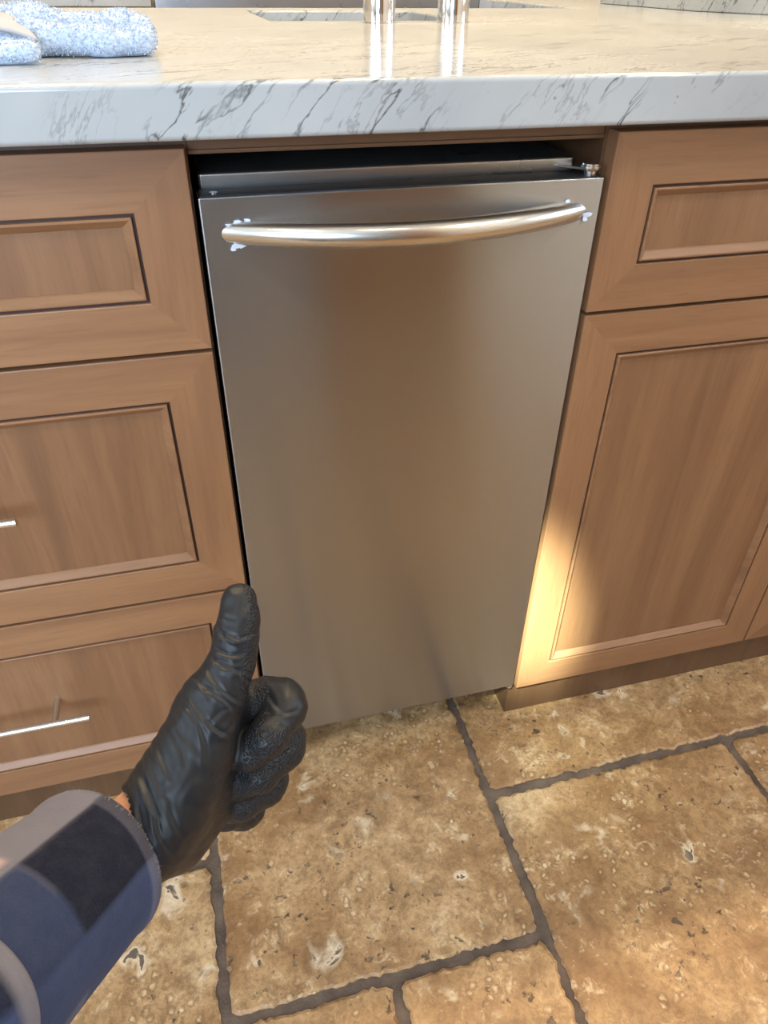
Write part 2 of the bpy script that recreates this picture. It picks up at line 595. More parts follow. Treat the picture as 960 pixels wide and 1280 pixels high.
def take(i, j, w, h):
    for a in range(i, i + w):
        for b_ in range(j, j + h):
            if (a, b_) in used or not (I0 <= a < I1 and J0 <= b_ < J1):
                return False
    for a in range(i, i + w):
        for b_ in range(j, j + h):
            used[(a, b_)] = 1
    tiles.append((i, j, w, h))
    return True


for a in ((0, -1, 2, 2), (2, 0, 3, 2), (2, -3, 2, 3), (4, -2, 2, 2), (1, -2, 1, 1), (0, -3, 1, 2), (-3, -2, 3, 2), (-2, 0, 2, 2)):
    take(*a)
kinds = [(3, 2), (2, 2), (2, 3), (2, 1), (1, 2), (1, 1)]
for j in range(J0, J1):
    for i in range(I0, I1):
        if (i, j) in used:
            continue
        order = kinds[:4]
        random.shuffle(order)
        for k in order + kinds[3:]:
            if take(i, j, *k):
                break


def edge_noise(n, amp):
    a = rng.normal(0, 1, n)
    k = np.array([1, 2, 3, 2, 1]) / 9
    a = np.convolve(np.concatenate([a[-2:], a, a[:2]]), k, 'valid')
    b_ = rng.normal(0, 1, n)
    return amp * (a * 1.3 + 0.7 * b_)


for (i, j, w, h) in tiles:
    gap = 0.0062
    x0, x1 = GX + U * i + gap, GX + U * (i + w) - gap
    y0, y1 = GY + V * j + gap, GY + V * (j + h) - gap
    cx, cy = (x0 + x1) / 2, (y0 + y1) / 2
    dist = math.hypot(cx - 0.3, cy + 0.2)
    step = 0.0055 if dist < 0.75 else (0.02 if dist < 1.5 else 0.06)
    poly = []
    c_ = 0.006
    corners = [(x0, y0), (x1, y0), (x1, y1), (x0, y1)]
    nrm = [(0, -1), (1, 0), (0, 1), (-1, 0)]
    for e in range(4):
        (ax, ay), (bx, by) = corners[e], corners[(e + 1) % 4]
        L = math.hypot(bx - ax, by - ay)
        n = max(3, int(L / step))
        t_ = np.linspace(c_ / L, 1 - c_ / L, n)
        wob = edge_noise(n, 0.0016)
        for q in range(n):
            d = wob[q]
            poly.append((ax + (bx - ax) * t_[q] + nrm[e][0] * d - cx, ay + (by - ay) * t_[q] + nrm[e][1] * d - cy))
    n = len(poly)
    P = np.array(poly)
    inner = P * (1 - 0.0035 / np.array([(x1 - x0) / 2, (y1 - y0) / 2]))
    top = random.uniform(-0.0008, 0.0)
    vs = [(p[0], p[1], top) for p in inner] + [(p[0], p[1], top - 0.0022) for p in P] + [(p[0], p[1], -0.008) for p in P]
    fs = [tuple(range(n))]
    for r_ in range(2):
        fs += [(r_ * n + q, (r_ + 1) * n + q, (r_ + 1) * n + (q + 1) % n, r_ * n + (q + 1) % n) for q in range(n)]
    mesh_obj('tile', vs, fs, M['travertine'], floor, loc=(cx, cy, 0))

# ------------------------------------------------------------------ island base cabinets
def front_panel(name, parent, x0, x1, z0, z1, handle=None, st=0.0477, y=0.0):
    """recessed panel door or drawer front: panel + stiles + rails + glazed bead (+ handle)"""
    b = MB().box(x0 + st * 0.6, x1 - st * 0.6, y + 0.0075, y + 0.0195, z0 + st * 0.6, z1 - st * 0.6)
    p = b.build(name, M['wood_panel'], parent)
    a, c = x0 + st, x1 - st
    d, e = z0 + st, z1 - st
    g = 0.0002
    for poly, nm, mt in (([(x0, z0), (a, d), (a, e), (x0, z1)], 'stile', 'wood_v'), ([(x1, z0), (x1, z1), (c, e), (c, d)], 'stile', 'wood_v'),
                         ([(x0, z0), (x1, z0), (c, d), (a, d)], 'rail', 'wood_h'), ([(x0, z1), (a, e), (c, e), (x1, z1)], 'rail', 'wood_h')):
        o = MB().prism(poly, y, y + 0.0195).build(nm, M[mt], p)
        bv = o.modifiers.new('bevel', 'BEVEL')
        bv.width = 0.0010
        bv.segments = 2
        bv.limit_method = 'WEIGHT'
        bw = o.data.attributes.new('bevel_weight_edge', 'FLOAT', 'EDGE')
        outer = lambda v: abs(v.co.x - x0) < 1e-5 or abs(v.co.x - x1) < 1e-5
        for ed in o.data.edges:
            v0_, v1_ = (o.data.vertices[q] for q in ed.vertices)
            if abs(v0_.co.y - y) < 1e-5 and abs(v1_.co.y - y) < 1e-5 and outer(v0_) == outer(v1_):
                bw.data[ed.index].value = 1.0
    # bead: dark groove, rounded ridge, slope down to the panel
    prof = [(0.0, 0.0035, 1), (0.0028, 0.0035, 1), (0.0030, 0.0004, 0), (0.0037, -0.0002, 0), (0.0050, -0.0002, 0), (0.0058, 0.0006, 0),
            (0.0108, 0.0055, 0), (0.0118, 0.0068, 0), (0.0122, 0.0085, 0)]
    vs, fs, ms = [], [], []
    for o_, dy, _ in prof:
        vs += [(a + o_, y + dy, d + o_), (c - o_, y + dy, d + o_), (c - o_, y + dy, e - o_), (a + o_, y + dy, e - o_)]
    for k in range(len(prof) - 1):
        for q in range(4):
            fs.append((k * 4 + q, k * 4 + (q + 1) % 4, k * 4 + 4 + (q + 1) % 4, k * 4 + 4 + q))
            ms.append(1 if prof[k][2] and k < 1 else 0)
    bo = mesh_obj('bead_moulding', vs, fs, [M['wood_h'], M['glaze']], p, midx=ms)
    fix(bo)
    if handle:
        hx, hz, ln, vert, zoff = handle
        hb = MB()
        yb = y - 0.030
        if vert:
            hb.tube([(hx, yb, hz - ln / 2), (hx, yb, hz + ln / 2)], 0.0042, 20)
            for s in (-1, 1):
                hb.tube([(hx, y + 0.009, hz + s * ln * 0.3), (hx, yb, hz + s * ln * 0.3)], 0.0036, 16)
        else:
            hb.tube([(hx - ln / 2, yb, hz), (hx + ln / 2, yb, hz)], 0.0042, 20)
            for s in (-1, 1):
                hb.tube([(hx + s * (ln / 2 - 0.040), y + 0.009, hz), (hx + s * (ln / 2 - 0.040), yb, hz)], 0.0036, 16)
        ho = hb.build('bar_handle', M['steel_satin'], p, smooth=True)
        ho['label'] = 'satin steel bar handle'
    return p


ZT = ZF + 0.0382
R1 = (ZF - 0.1338, ZT)
R2 = (ZF - 0.4393, ZF - 0.1376)
R3 = (ZF - 0.7443, ZF - 0.4431)
XL0, XL1 = -0.625, -0.0054
cabL = thing('drawer_cabinet', 'brown stained three-drawer base cabinet with steel bar handles beside the gloved hand', 'cabinet', (0, 0, 0))
MB().box(XL0, -0.0030, 0.0195, 0.60, 0.0, 0.8738).build('carcase', M['wood_dark'], cabL)
for (z0, z1), hz in zip((R1, R2, R3), (ZF - 0.047, ZF - 0.281, ZF - 0.5845)):
    front_panel('drawer_front', cabL, XL0, XL1, z0, z1, (-0.315, hz, 0.20, False, 0))
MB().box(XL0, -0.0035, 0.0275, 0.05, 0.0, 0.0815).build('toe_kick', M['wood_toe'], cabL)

XR0, XRM, XR1 = 0.3847, 0.7971, 1.2095
cabR = thing('door_cabinet', 'brown stained base cabinet with wide drawer over panel doors, touching appliance hinge side', 'cabinet', (0, 0, 0))
MB().box(0.3812, XR1, 0.0195, 0.60, 0.0, 0.8738).build('carcase', M['wood_dark'], cabR)
front_panel('drawer_front', cabR, XR0, XR1, *R1, (0.80, ZF - 0.047, 0.20, False, 0))
front_panel('door', cabR, XR0, XRM - 0.0015, R3[0], R2[1], (XRM - 0.028, ZF - 0.25, 0.14, True, 0))
front_panel('door', cabR, XRM + 0.0015, XR1, R3[0], R2[1], (XRM + 0.028, ZF - 0.25, 0.14, True, 0))
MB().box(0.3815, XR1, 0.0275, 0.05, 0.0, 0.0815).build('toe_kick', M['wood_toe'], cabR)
# rest of the island body
cabB = thing('island_back_cabinet', 'brown stained island body behind the drawer fronts, under the counter', 'cabinet', (0, 0, 0))
MB().box(XL0, 0.10, 0.62, 1.17, 0.0, 0.8738).build('carcase', M['wood_v'], cabB)
MB().box(0.56, XR1, 0.62, 1.17, 0.0, 0.8738).build('carcase', M['wood_v'], cabB)
MB().box(0.10, 0.56, 0.62, 1.17, 0.0, 0.62).build('sink_base', M['wood_v'], cabB)
MB().box(0.10, 0.56, 1.15, 1.17, 0.62, 0.8738).build('apron', M['wood_v'], cabB)
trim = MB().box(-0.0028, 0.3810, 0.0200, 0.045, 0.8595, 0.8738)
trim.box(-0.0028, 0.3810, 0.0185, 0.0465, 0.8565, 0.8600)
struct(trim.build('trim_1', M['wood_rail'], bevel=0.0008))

# ------------------------------------------------------------------ marble counter
def cell_slab(xs, ys, keep, z0, z1):
    bm = bmesh.new()
    vid = {}

    def vert(i, j, k):
        if (i, j, k) not in vid:
            vid[(i, j, k)] = bm.verts.new((xs[i], ys[j], (z0, z1)[k]))
        return vid[(i, j, k)]
    for (i, j) in keep:
        bm.faces.new([vert(i, j, 1), vert(i + 1, j, 1), vert(i + 1, j + 1, 1), vert(i, j + 1, 1)])
        bm.faces.new([vert(i, j + 1, 0), vert(i + 1, j + 1, 0), vert(i + 1, j, 0), vert(i, j, 0)])
        for di, dj, e in ((0, -1, ((i, j), (i + 1, j))), (1, 0, ((i + 1, j), (i + 1, j + 1))), (0, 1, ((i + 1, j + 1), (i, j + 1))), (-1, 0, ((i, j + 1), (i, j)))):
            if (i + di, j + dj) not in keep:
                (a, b_), (c, d) = e
                bm.faces.new([vert(a, b_, 0), vert(c, d, 0), vert(c, d, 1), vert(a, b_, 1)])
    return bm


CT = 0.914
xs = [-0.68, 0.166, 0.505, 0.96, 1.80]
ys = [-0.030, 0.735, 1.10, 1.215, 1.9]
keep = {(i, j) for i in range(4) for j in range(3)} - {(1, 1)}
keep.add((3, 3))
bm = cell_slab(xs, ys, keep, 0.8744, CT)
bmesh.ops.recalc_face_normals(bm, faces=bm.faces)
me = bpy.data.meshes.new('countertop')
bm.to_mesh(me)
bm.free()
me.materials.append(M['marble'])
counter = link(bpy.data.objects.new('countertop', me))
bv = counter.modifiers.new('bevel', 'BEVEL')
bv.width = 0.0045
bv.segments = 4
bv.limit_method = 'ANGLE'
me.polygons.foreach_set('use_smooth', [True] * len(me.polygons))
bv.harden_normals = True
tag(counter, 'thick white veined stone countertop over the brown cabinets', 'countertop')
# raised stone ledge at the right end of the counter
lp = [(1.155, 1.06), (1.235, 0.87), (1.75, 0.87), (1.75, 1.5), (1.155, 1.5)]
ledge = MB().prism(lp, CT + 0.0005, CT + 0.032, 'z').build('stone_ledge', M['marble'], bevel=0.002)
tag(ledge, 'low raised white stone slab at the far end of the counter', 'ledge')
# support legs of the counter's return
MB_leg = MB().box(1.25, 1.75, 1.25, 1.85, 0.0, 0.8738).build('return_cabinet', M['wood_v'])
tag(MB_leg, 'brown cabinet holding up the counter return behind the island', 'cabinet')
# prep sink below the cut-out
sx0, sx1, sy0, sy1, sz = 0.158, 0.513, 0.727, 1.108, 0.69
sk = MB()
t_ = 0.002
sk.box(sx0, sx1, sy0, sy1, sz, sz + t_)
sk.box(sx0, sx0 + t_, sy0, sy1, sz, 0.8738)
sk.box(sx1 - t_, sx1, sy0, sy1, sz, 0.8738)
sk.box(sx0, sx1, sy0, sy0 + t_, sz, 0.8738)
sk.box(sx0, sx1, sy1 - t_, sy1, sz, 0.8738)
skt = thing('prep_sink', 'small rectangular undermount sink cut into the stone counter behind the taps', 'sink', (0, 0, 0))
sk.build('basin', M['steel'], skt)
MB().lathe([(0.0, 0.0), (0.045, 0.0), (0.045, 0.003), (0.038, 0.004), (0.03, 0.001), (0.0, 0.001)], (0.335, 0.92, sz + t_), 28).build('drain', M['chrome'], skt, smooth=True)


def tap(name, label, x, y, h, reach):
    t = thing(name, label, 'tap', (x, y, CT))
    MB().lathe([(0.0262, 0.0), (0.0262, 0.0015), (0.0255, 0.002), (0.0255, h), (0.024, h + 0.003), (0.013, h + 0.004)], (x, y, CT + 0.0003), 40).build('column', M['chrome'], t, smooth=True)
    pts = [(x, y, CT + h)]
    R_ = reach / 2
    for k in range(21):
        a = math.pi * k / 20
        pts.append((x, y + R_ - R_ * math.cos(a), CT + h + 0.10 + R_ * math.sin(a)))
    pts.append((x, y + reach, CT + h + 0.05))
    MB().tube(pts, 0.0125, 18).build('spout', M['chrome'], t, smooth=True)
    MB().tube([(x + 0.024, y, CT + h * 0.7), (x + 0.075, y, CT + h * 0.78)], [0.006, 0.0045], 14).build('lever', M['chrome'], t, smooth=True)
    return t


tap('mixer_tap', 'polished chrome tap column standing in front of the sink, nearer the towel', 0.333, 0.690, 0.19, 0.20)
tap('filter_tap', 'polished chrome tap column standing beside the sink corner, farther from towel', 0.455, 0.685, 0.15, 0.15)

# ------------------------------------------------------------------ stainless appliance
W = 0.378
ap = thing('undercounter_appliance', 'narrow stainless steel undercounter appliance with arched handle between brown cabinets', 'appliance', (0, 0, 0))
zb, zt = ZF - 0.7363, ZF
door = MB().box(0.0, W, 0.0, 0.028, zb, zt).build('door', M['steel_door'], ap, bevel=0.0016, seg=3)
door['label'] = 'brushed stainless steel door'
MB().box(0.004, W - 0.004, 0.0285, 0.034, zb + 0.006, zt - 0.012).build('door_gasket', M['black'], ap)
case = MB().box(0.003, 0.362, 0.0345, 0.58, zb + 0.01, zt + 0.0125).build('case', M['steel'], ap, bevel=0.003, seg=3)
MB().box(0.006, 0.372, 0.10, 0.58, 0.0, zb + 0.009).build('kick_plate', M['black'], ap)
MB().box(0.0022, W - 0.0022, 0.0030, 0.0279, zt - 0.001, zt + 0.0006).build('top_dark_reflection', M['black'], door)  # black strip standing in for the dark reflection on the steel top
MB().lathe([(0.0, 0.0005), (0.0035, 0.0005), (0.0035, 0.0016), (0.0, 0.0016)], (0.014, 0.012, zt), 16).build('plug', M['steel_satin'], door, smooth=True)
# arched tubular handle, its ends cut flush with the door
hp, hr = [], []
sag = 0.0335
chord = 0.300
Rr = (chord * chord / 4 + sag * sag) / (2 * sag)
zc = zt - 0.0305
half = math.asin(chord / 2 / Rr) * 1.22
for k in range(49):
    a = -half + 2 * half * k / 48
    hp.append((0.190 + Rr * math.sin(a), Rr - sag - Rr * math.cos(a) + Rr * 0 - 0.0 + 0.0, zc))
    hr.append(0.0108)
hp = [(p[0], p[1] - (Rr - sag - Rr) - sag - 0.0, p[2]) for p in hp]
handle = MB().tube(hp, hr, 28).build('arched_handle', M['steel_satin'], ap, smooth=True)
handle['label'] = 'arched tubular steel handle'


def scrap(pts, th=0.0006):
    b = MB()
    n = len(pts)
    vs = [(p[0], -0.0006 - p[2], p[1]) for p in pts] + [(p[0], -0.0006 - p[2] - th, p[1]) for p in pts]
    b.add(vs, [tuple(range(n)), tuple(range(2 * n - 1, n - 1, -1))] + [(i, (i + 1) % n, (i + 1) % n + n, i + n) for i in range(n)])
    return b.build('film_scrap', M['film'], handle)


for u, v, s, ang in ((296, 277, 5, .1), (308, 275, 4, .4), (285, 281, 4, -.5), (297, 307, 8, .6), (305, 304, 9, .1), (321, 306, 3, 1.5), (292, 311, 4, 1.3),
                     (709, 251, 3.5, .2), (734, 268, 7, .5), (731, 273, 5, 1.0)):
    p = px(u, v, 1, -0.0005)
    k = s * 0.00050
    pts = []
    for q in range(6):
        a = ang + q * math.pi / 3
        rr = k * random.uniform(0.55, 1.3)
        pts.append((p[0] + rr * math.cos(a) * 1.5, p[2] + rr * math.sin(a) * 0.8, random.uniform(0, 0.0016)))
    scrap(pts)
# top hinge: bracket reaching forward from the case, pin with washers
hb = MB()
hx, hy = 0.3685, 0.0125
hb.prism([(0.330, 0.046), (0.338, 0.052), (0.376, 0.022), (0.378, 0.012), (0.372, 0.005), (0.362, 0.007), (0.360, 0.014)], zt + 0.0042, zt + 0.0066, 'z')
hinge = hb.build('hinge_bracket', M['steel_satin'], ap, bevel=0.0005)
hp_ = MB()
hp_.lathe([(0.0, 0.0003), (0.0062, 0.0003), (0.0062, 0.0040), (0.0, 0.0040)], (hx, hy, zt), 24)
hp_.lathe([(0.0, 0.0068), (0.0095, 0.0068), (0.0095, 0.0085), (0.0085, 0.0088), (0.0085, 0.0105), (0.0, 0.0108)], (hx, hy, zt), 24)
hp_.build('hinge_pin', M['steel_satin'], hinge, smooth=True)
lh = MB().prism([(0.366, 0.004), (0.379, 0.004), (0.379, 0.03), (0.366, 0.03)], zb - 0.004, zb - 0.0015, 'z')
lh.lathe([(0.0, -0.010), (0.004, -0.010), (0.0055, -0.0085), (0.0055, -0.004), (0.0, -0.004)], (0.374, 0.008, zb), 16)
lh.build('lower_hinge', M['chrome'], ap, smooth=True)

# ------------------------------------------------------------------ implicit surfaces (hand, towel)
def surface_nets(fn, lo, hi, h):
    lo, hi = np.array(lo), np.array(hi)
    n = np.ceil((hi - lo) / h).astype(int) + 1
    ax = [lo[k] + h * np.arange(n[k]) for k in range(3)]
    G = np.empty(n, np.float32)
    for i in range(0, n[0], 16):
        xx, yy, zz = np.meshgrid(ax[0][i:i + 16], ax[1], ax[2], indexing='ij')
        G[i:i + 16] = fn(np.stack([xx, yy, zz], -1).reshape(-1, 3).astype(np.float32)).reshape(xx.shape)
    S = G < 0
    corners = [(a, b_, c) for a in (0, 1) for b_ in (0, 1) for c in (0, 1)]
    m0 = n - 1

    def sub(A, o):
        return A[o[0]:o[0] + m0[0], o[1]:o[1] + m0[1], o[2]:o[2] + m0[2]]
    cnt = sum(sub(S, o).astype(np.int8) for o in corners)
    act = (cnt > 0) & (cnt < 8)
    idx = np.argwhere(act)
    vid = -np.ones(m0, np.int64)
    vid[act] = np.arange(len(idx))
    acc = np.zeros((len(idx), 3))
    num = np.zeros(len(idx))
    for a in range(8):
        for b_ in range(a + 1, 8):
            ca, cb = np.array(corners[a]), np.array(corners[b_])
            if np.abs(ca - cb).sum() != 1:
                continue
            ga = G[tuple((idx + ca).T)]
            gb = G[tuple((idx + cb).T)]
            cr = (ga < 0) != (gb < 0)
            t = np.where(cr, ga / np.where(cr, ga - gb, 1), 0)
            acc += np.where(cr[:, None], ca + t[:, None] * (cb - ca), 0)
            num += cr
    V_ = lo + h * (idx + acc / num[:, None])
    faces = []
    for d in range(3):
        e1, e2 = [(1, 2), (2, 0), (0, 1)][d]
        s0 = [slice(None)] * 3
        s1 = [slice(None)] * 3
        s0[d] = slice(0, n[d] - 1)
        s1[d] = slice(1, n[d])
        A, B = S[tuple(s0)], S[tuple(s1)]
        ed = np.argwhere(A != B)
        ok = (ed[:, e1] > 0) & (ed[:, e2] > 0) & (ed[:, e1] < n[e1] - 1) & (ed[:, e2] < n[e2] - 1)
        ed = ed[ok]
        flip = A[tuple(ed.T)]
        u1 = np.zeros(3, int)
        u1[e1] = 1
        u2 = np.zeros(3, int)
        u2[e2] = 1
        q = np.stack([vid[tuple((ed - u1 - u2).T)], vid[tuple((ed - u2).T)], vid[tuple(ed.T)], vid[tuple((ed - u1).T)]], 1)
        q[~flip] = q[~flip][:, ::-1]
        faces.append(q)
    return V_, np.concatenate(faces)


def cone(p, a, b_, ra, rb):
    a, b_ = np.array(a, np.float32), np.array(b_, np.float32)
    ab = b_ - a
    t = np.clip(((p - a) @ ab) / (ab @ ab), 0, 1)
    d = p - (a + t[:, None] * ab)
    return np.sqrt((d * d).sum(1)) - (ra + (rb - ra) * t)


def smin(a, b_, k):
    hh = np.clip(0.5 + 0.5 * (b_ - a) / k, 0, 1)
    return b_ + (a - b_) * hh - k * hh * (1 - hh)


def chain(p, pts, k=0.004):
    d = None
    for (a, ra), (b_, rb) in zip(pts[:-1], pts[1:]):
        c = cone(p, a, b_, ra, rb)
        d = c if d is None else smin(d, c, k)
    return d


def cs(u, v, d):          # pixel + depth -> camera space
    return ((u - 480) / F * d, (v - 640) / F * d, d)


def cpt(u, v, d, r_px):   # with a radius given in pixels
    return (cs(u, v, d), r_px * d / F)


def to_world(P):
    return CAM_C + np.asarray(P) @ CAM_R


def vnormals(V_, Q):
    a, b_, c, d = (V_[Q[:, i]] for i in range(4))
    fn = np.cross(c - a, d - b_)
    N = np.zeros_like(V_)
    for i in range(4):
        np.add.at(N, Q[:, i], fn)
    return N / (np.linalg.norm(N, axis=1)[:, None] + 1e-12)


def relax(V_, Q, it, lam=0.5):
    e = np.concatenate([Q[:, [0, 1]], Q[:, [1, 2]], Q[:, [2, 3]], Q[:, [3, 0]]])
    e = np.concatenate([e, e[:, ::-1]])
    cnt = np.bincount(e[:, 0], minlength=len(V_))[:, None]
    for _ in range(it):
        S = np.stack([np.bincount(e[:, 0], weights=V_[e[:, 1], k], minlength=len(V_)) for k in range(3)], 1)
        V_ = V_ + lam * (S / np.maximum(cnt, 1) - V_)
    return V_


# ------------------------------------------------------------------ the gloved arm (built in camera space, then set in the room)
TH = [cpt(299, 751, .410, 22.5), cpt(299, 773, .409, 26), cpt(295, 796, .408, 28.5), cpt(293, 816, .408, 28.5), cpt(287, 834, .407, 31), cpt(269, 872, .405, 38),
      cpt(255, 905, .403, 43.5), cpt(242, 938, .402, 49.5), cpt(227, 970, .400, 54), cpt(205, 1010, .397, 58), cpt(178, 1046, .393, 58), cpt(150, 1075, .385, 55)]
PALM = [[cpt(270, 880, .425, 42), cpt(238, 985, .42, 50), cpt(200, 1035, .405, 54)],
        [cpt(292, 895, .440, 34), cpt(262, 985, .445, 42), cpt(215, 1040, .415, 50)],
        [cpt(262, 905, .455, 34), cpt(245, 985, .46, 36), cpt(205, 1040, .42, 46)]]
FING = [[cpt(292, 888, .436, 27), cpt(333, 873, .440, 26), cpt(354, 875, .436, 25.5), cpt(357, 886, .431, 25.5), cpt(334, 922, .416, 24), cpt(312, 940, .418, 22), cpt(292, 938, .43, 20)],
        [cpt(284, 925, .455, 27), cpt(332, 914, .458, 26), cpt(355, 923, .455, 26), cpt(354, 936, .449, 25.5), cpt(324, 966, .432, 24), cpt(300, 975, .435, 22), cpt(285, 965, .445, 20)],
        [cpt(270, 965, .470, 26), cpt(320, 964, .472, 24), cpt(335, 973, .467, 24), cpt(331, 983, .461, 23.5), cpt(302, 1002, .446, 22), cpt(282, 1005, .448, 21), cpt(270, 995, .455, 19)],
        [cpt(258, 995, .482, 23), cpt(296, 1003, .482, 22), cpt(308, 1010, .477, 22), cpt(303, 1014, .471, 21.5), cpt(284, 1016, .458, 20), cpt(268, 1015, .458, 19), cpt(255, 1006, .462, 17)]]
KNUCK = [cpt(248, 867, .404, 19), cpt(240, 880, .404, 20)]
ARM = [cpt(200, 1020, .402, 50), cpt(150, 1070, .392, 56), cpt(60, 1150, .352, 74), cpt(-160, 1360, .262, 118), cpt(-420, 1560, .20, 190)]


def hand_sdf(p, arm=False, off=0.0):
    d = chain(p, TH, 0.0015)
    for c in PALM:
        d = smin(d, chain(p, c, 0.002), 0.007)
    d = smin(d, chain(p, KNUCK, 0.004), 0.006)
    if arm:
        d = smin(d, chain(p, ARM, 0.012), 0.012)
    f_ = None
    for c in FING:
        q = chain(p, c, 0.0045)
        f_ = q if f_ is None else smin(f_, q, 0.0042)
    d = smin(d, f_, 0.0030)
    return d + off


lo = np.array([-0.185, 0.025, 0.345])
hi = np.array([-0.030, 0.235, 0.515])
GV, GQ = surface_nets(lambda p: hand_sdf(p), lo, hi, 0.0016)
GV = relax(GV, GQ, 2)
# keep only the glove: cut it off at the wrist, inside the sleeve opening
wa, wb = np.array(cs(192, 1033, .398)), np.array(cs(124, 1082, .384))
wd = (wb - wa) / np.linalg.norm(wb - wa)
vpx = GV[:, 1] / GV[:, 2] * F + 640
keepv = ((GV - wa) @ wd) < 0.0045 + 0.0165 * np.clip((vpx - 1000) / 110, 0, 1)
fk = keepv[GQ].all(1)
GQ = GQ[fk]
uq, inv = np.unique(GQ, return_inverse=True)
GV = GV[uq]
GQ = inv.reshape(-1, 4)
# refine once, then press in the folds of the thin rubber
me = bpy.data.meshes.new('tmp')
me.from_pydata(GV.tolist(), [], GQ.tolist())
bm = bmesh.new()
bm.from_mesh(me)
bmesh.ops.subdivide_edges(bm, edges=bm.edges[:], cuts=1, use_grid_fill=True)
bm.to_mesh(me)
bm.free()
GV = np.array([v.co[:] for v in me.vertices])
GQ = np.array([p.vertices[:] for p in me.polygons if len(p.vertices) == 4])
GV = relax(GV, GQ, 2)
GN = vnormals(GV, GQ)
U_ = GV[:, 0] / GV[:, 2] * F + 480
V2 = GV[:, 1] / GV[:, 2] * F + 640


def sm(x, a, b_):
    t = np.clip((x - a) / (b_ - a), 0, 1)
    return t * t * (3 - 2 * t)


def fold(u, v, u0, v0, u1, v1, width, depth, bend=0.0):
    """one crease: a shallow valley with a raised lip along a bent segment of the glove"""
    dx, dy = u1 - u0, v1 - v0
    L = math.hypot(dx, dy)
    tx, ty = dx / L, dy / L
    s = ((u - u0) * tx + (v - v0) * ty) / L
    n_ = -(u - u0) * ty + (v - v0) * tx - bend * 4 * s * (1 - s)
    end = sm(s, -0.05, 0.2) * (1 - sm(s, 0.8, 1.05))
    return end * depth * (-np.exp(-(n_ / width) ** 2) + 0.75 * np.exp(-((n_ - 1.9 * width) / (1.2 * width)) ** 2))


disp = np.zeros(len(GV))
front = GN[:, 2] < 0.35                      # the side of the glove turned to the viewer's arm
folds = [(229, 875, 259, 955, 3.4, .00075, -9), (236, 864, 290, 922, 3.2, .0010, 8), (246, 856, 304, 898, 3.0, .0008, -6), (258, 830, 308, 880, 3.0, .0010, 9), (264, 822, 314, 856, 2.6, .0007, -5),
         (266, 808, 304, 818, 2.6, .0009, 5), (270, 792, 300, 802, 2.6, .0010, -4), (284, 798, 320, 790, 2.4, .0005, 3), (262, 816, 290, 838, 2.4, .0009, 4), (274, 766, 296, 774, 2.2, .0005, 2),
         (216, 890, 236, 928, 3.4, .00055, 4), (206, 902, 232, 962, 3.2, .0005, -5), (197, 916, 218, 978, 3.0, .0006, 5), (186, 930, 214, 1004, 3.2, .0005, 7),
         (176, 944, 206, 1030, 3.0, .0007, 8), (167, 958, 200, 1052, 3.0, .0007, -7), (158, 970, 198, 1075, 3.2, .0009, 12), (150, 982, 192, 1092, 3.0, .0009, 13), (172, 1000, 212, 1092, 3.4, .0008, 10),
         (192, 1006, 226, 1078, 3.6, .0006, 8), (212, 1000, 240, 1058, 3.6, .0005, 6), (262, 905, 288, 884, 2.6, .0004, -3), (270, 920, 294, 904, 2.6, .00035, 2), (240, 846, 262, 876, 2.4, .0007, -5),
         (272, 778, 284, 800, 2.2, .0007, 3), (290, 838, 318, 846, 2.4, .0006, -3)]
for f_ in folds:
    disp += np.where(front, fold(U_, V2, *f_), 0)
# knuckle creases on the curled fingers
for a in ((336, 868, 356, 892, 3, .0006, 2), (318, 915, 350, 900, 3, .0005, 2), (345, 940, 372, 925, 3, .0005, 2), (330, 890, 372, 888, 2.5, .0007, 3)):
    disp += fold(U_, V2, *a) * (U_ > 318)
w3 = GV * 1000
ripple = np.sin(w3[:, 0] * 0.55 + 1.7 * np.sin(w3[:, 1] * 0.22)) * np.sin(w3[:, 1] * 0.35 + 1.3 * np.sin(w3[:, 0] * 0.3 + w3[:, 2] * 0.2))
disp += 0.00022 * ripple
GV = GV + GN * disp[:, None]
GV = relax(GV, GQ, 1, 0.4)
# raised grip texture on the palm side of thumb and fingers
grip = np.clip(sm(U_ - (0.30 * (900 - V2) * 0 + np.interp(V2, [720, 760, 800, 840, 880, 920, 1000], [296, 304, 303, 296, 292, 297, 285])), 0, 12) * (U_ < 335) * (V2 < 905)
               + (U_ > 305) * sm(V2, 900, 920) + (U_ > 268) * sm(V2, 950, 970), 0, 1)
gl_attr = grip.astype(np.float32)


def glove_mat():
    t = NT('black nitrile glove')
    v = t.coords()
    at = t.n('ShaderNodeAttribute', attribute_name='grip')
    vo = t.n('ShaderNodeTexVoronoi')
    t.l(v, vo.inputs['Vector'])
    vo.inputs['Scale'].default_value = 720
    dots = t.math('MULTIPLY', t.ramp(vo.outputs['Distance'], [(0.2, (1, 1, 1)), (0.6, (0, 0, 0))]), at.outputs['Fac'])
    fine = t.noise(t.coords(scale=(1, 1, 1)), 160, 4, 0.6, 0.8)
    wr = t.noise(v, 45, 4, 0.6, 1.0)
    n1 = t.bump(t.math('ADD', t.math('MULTIPLY', fine, 0.12), wr), 0.14, 0.002)
    n2 = t.bump(dots, 0.6, 0.0009, n1)
    t.set(Base_Color=(0.0095, 0.0105, 0.013, 1), Roughness=t.math('MULTIPLY_ADD', wr, 0.12, 0.40), Normal=n2)
    t.b.inputs['Specular IOR Level'].default_value = 0.38
    return t.mat


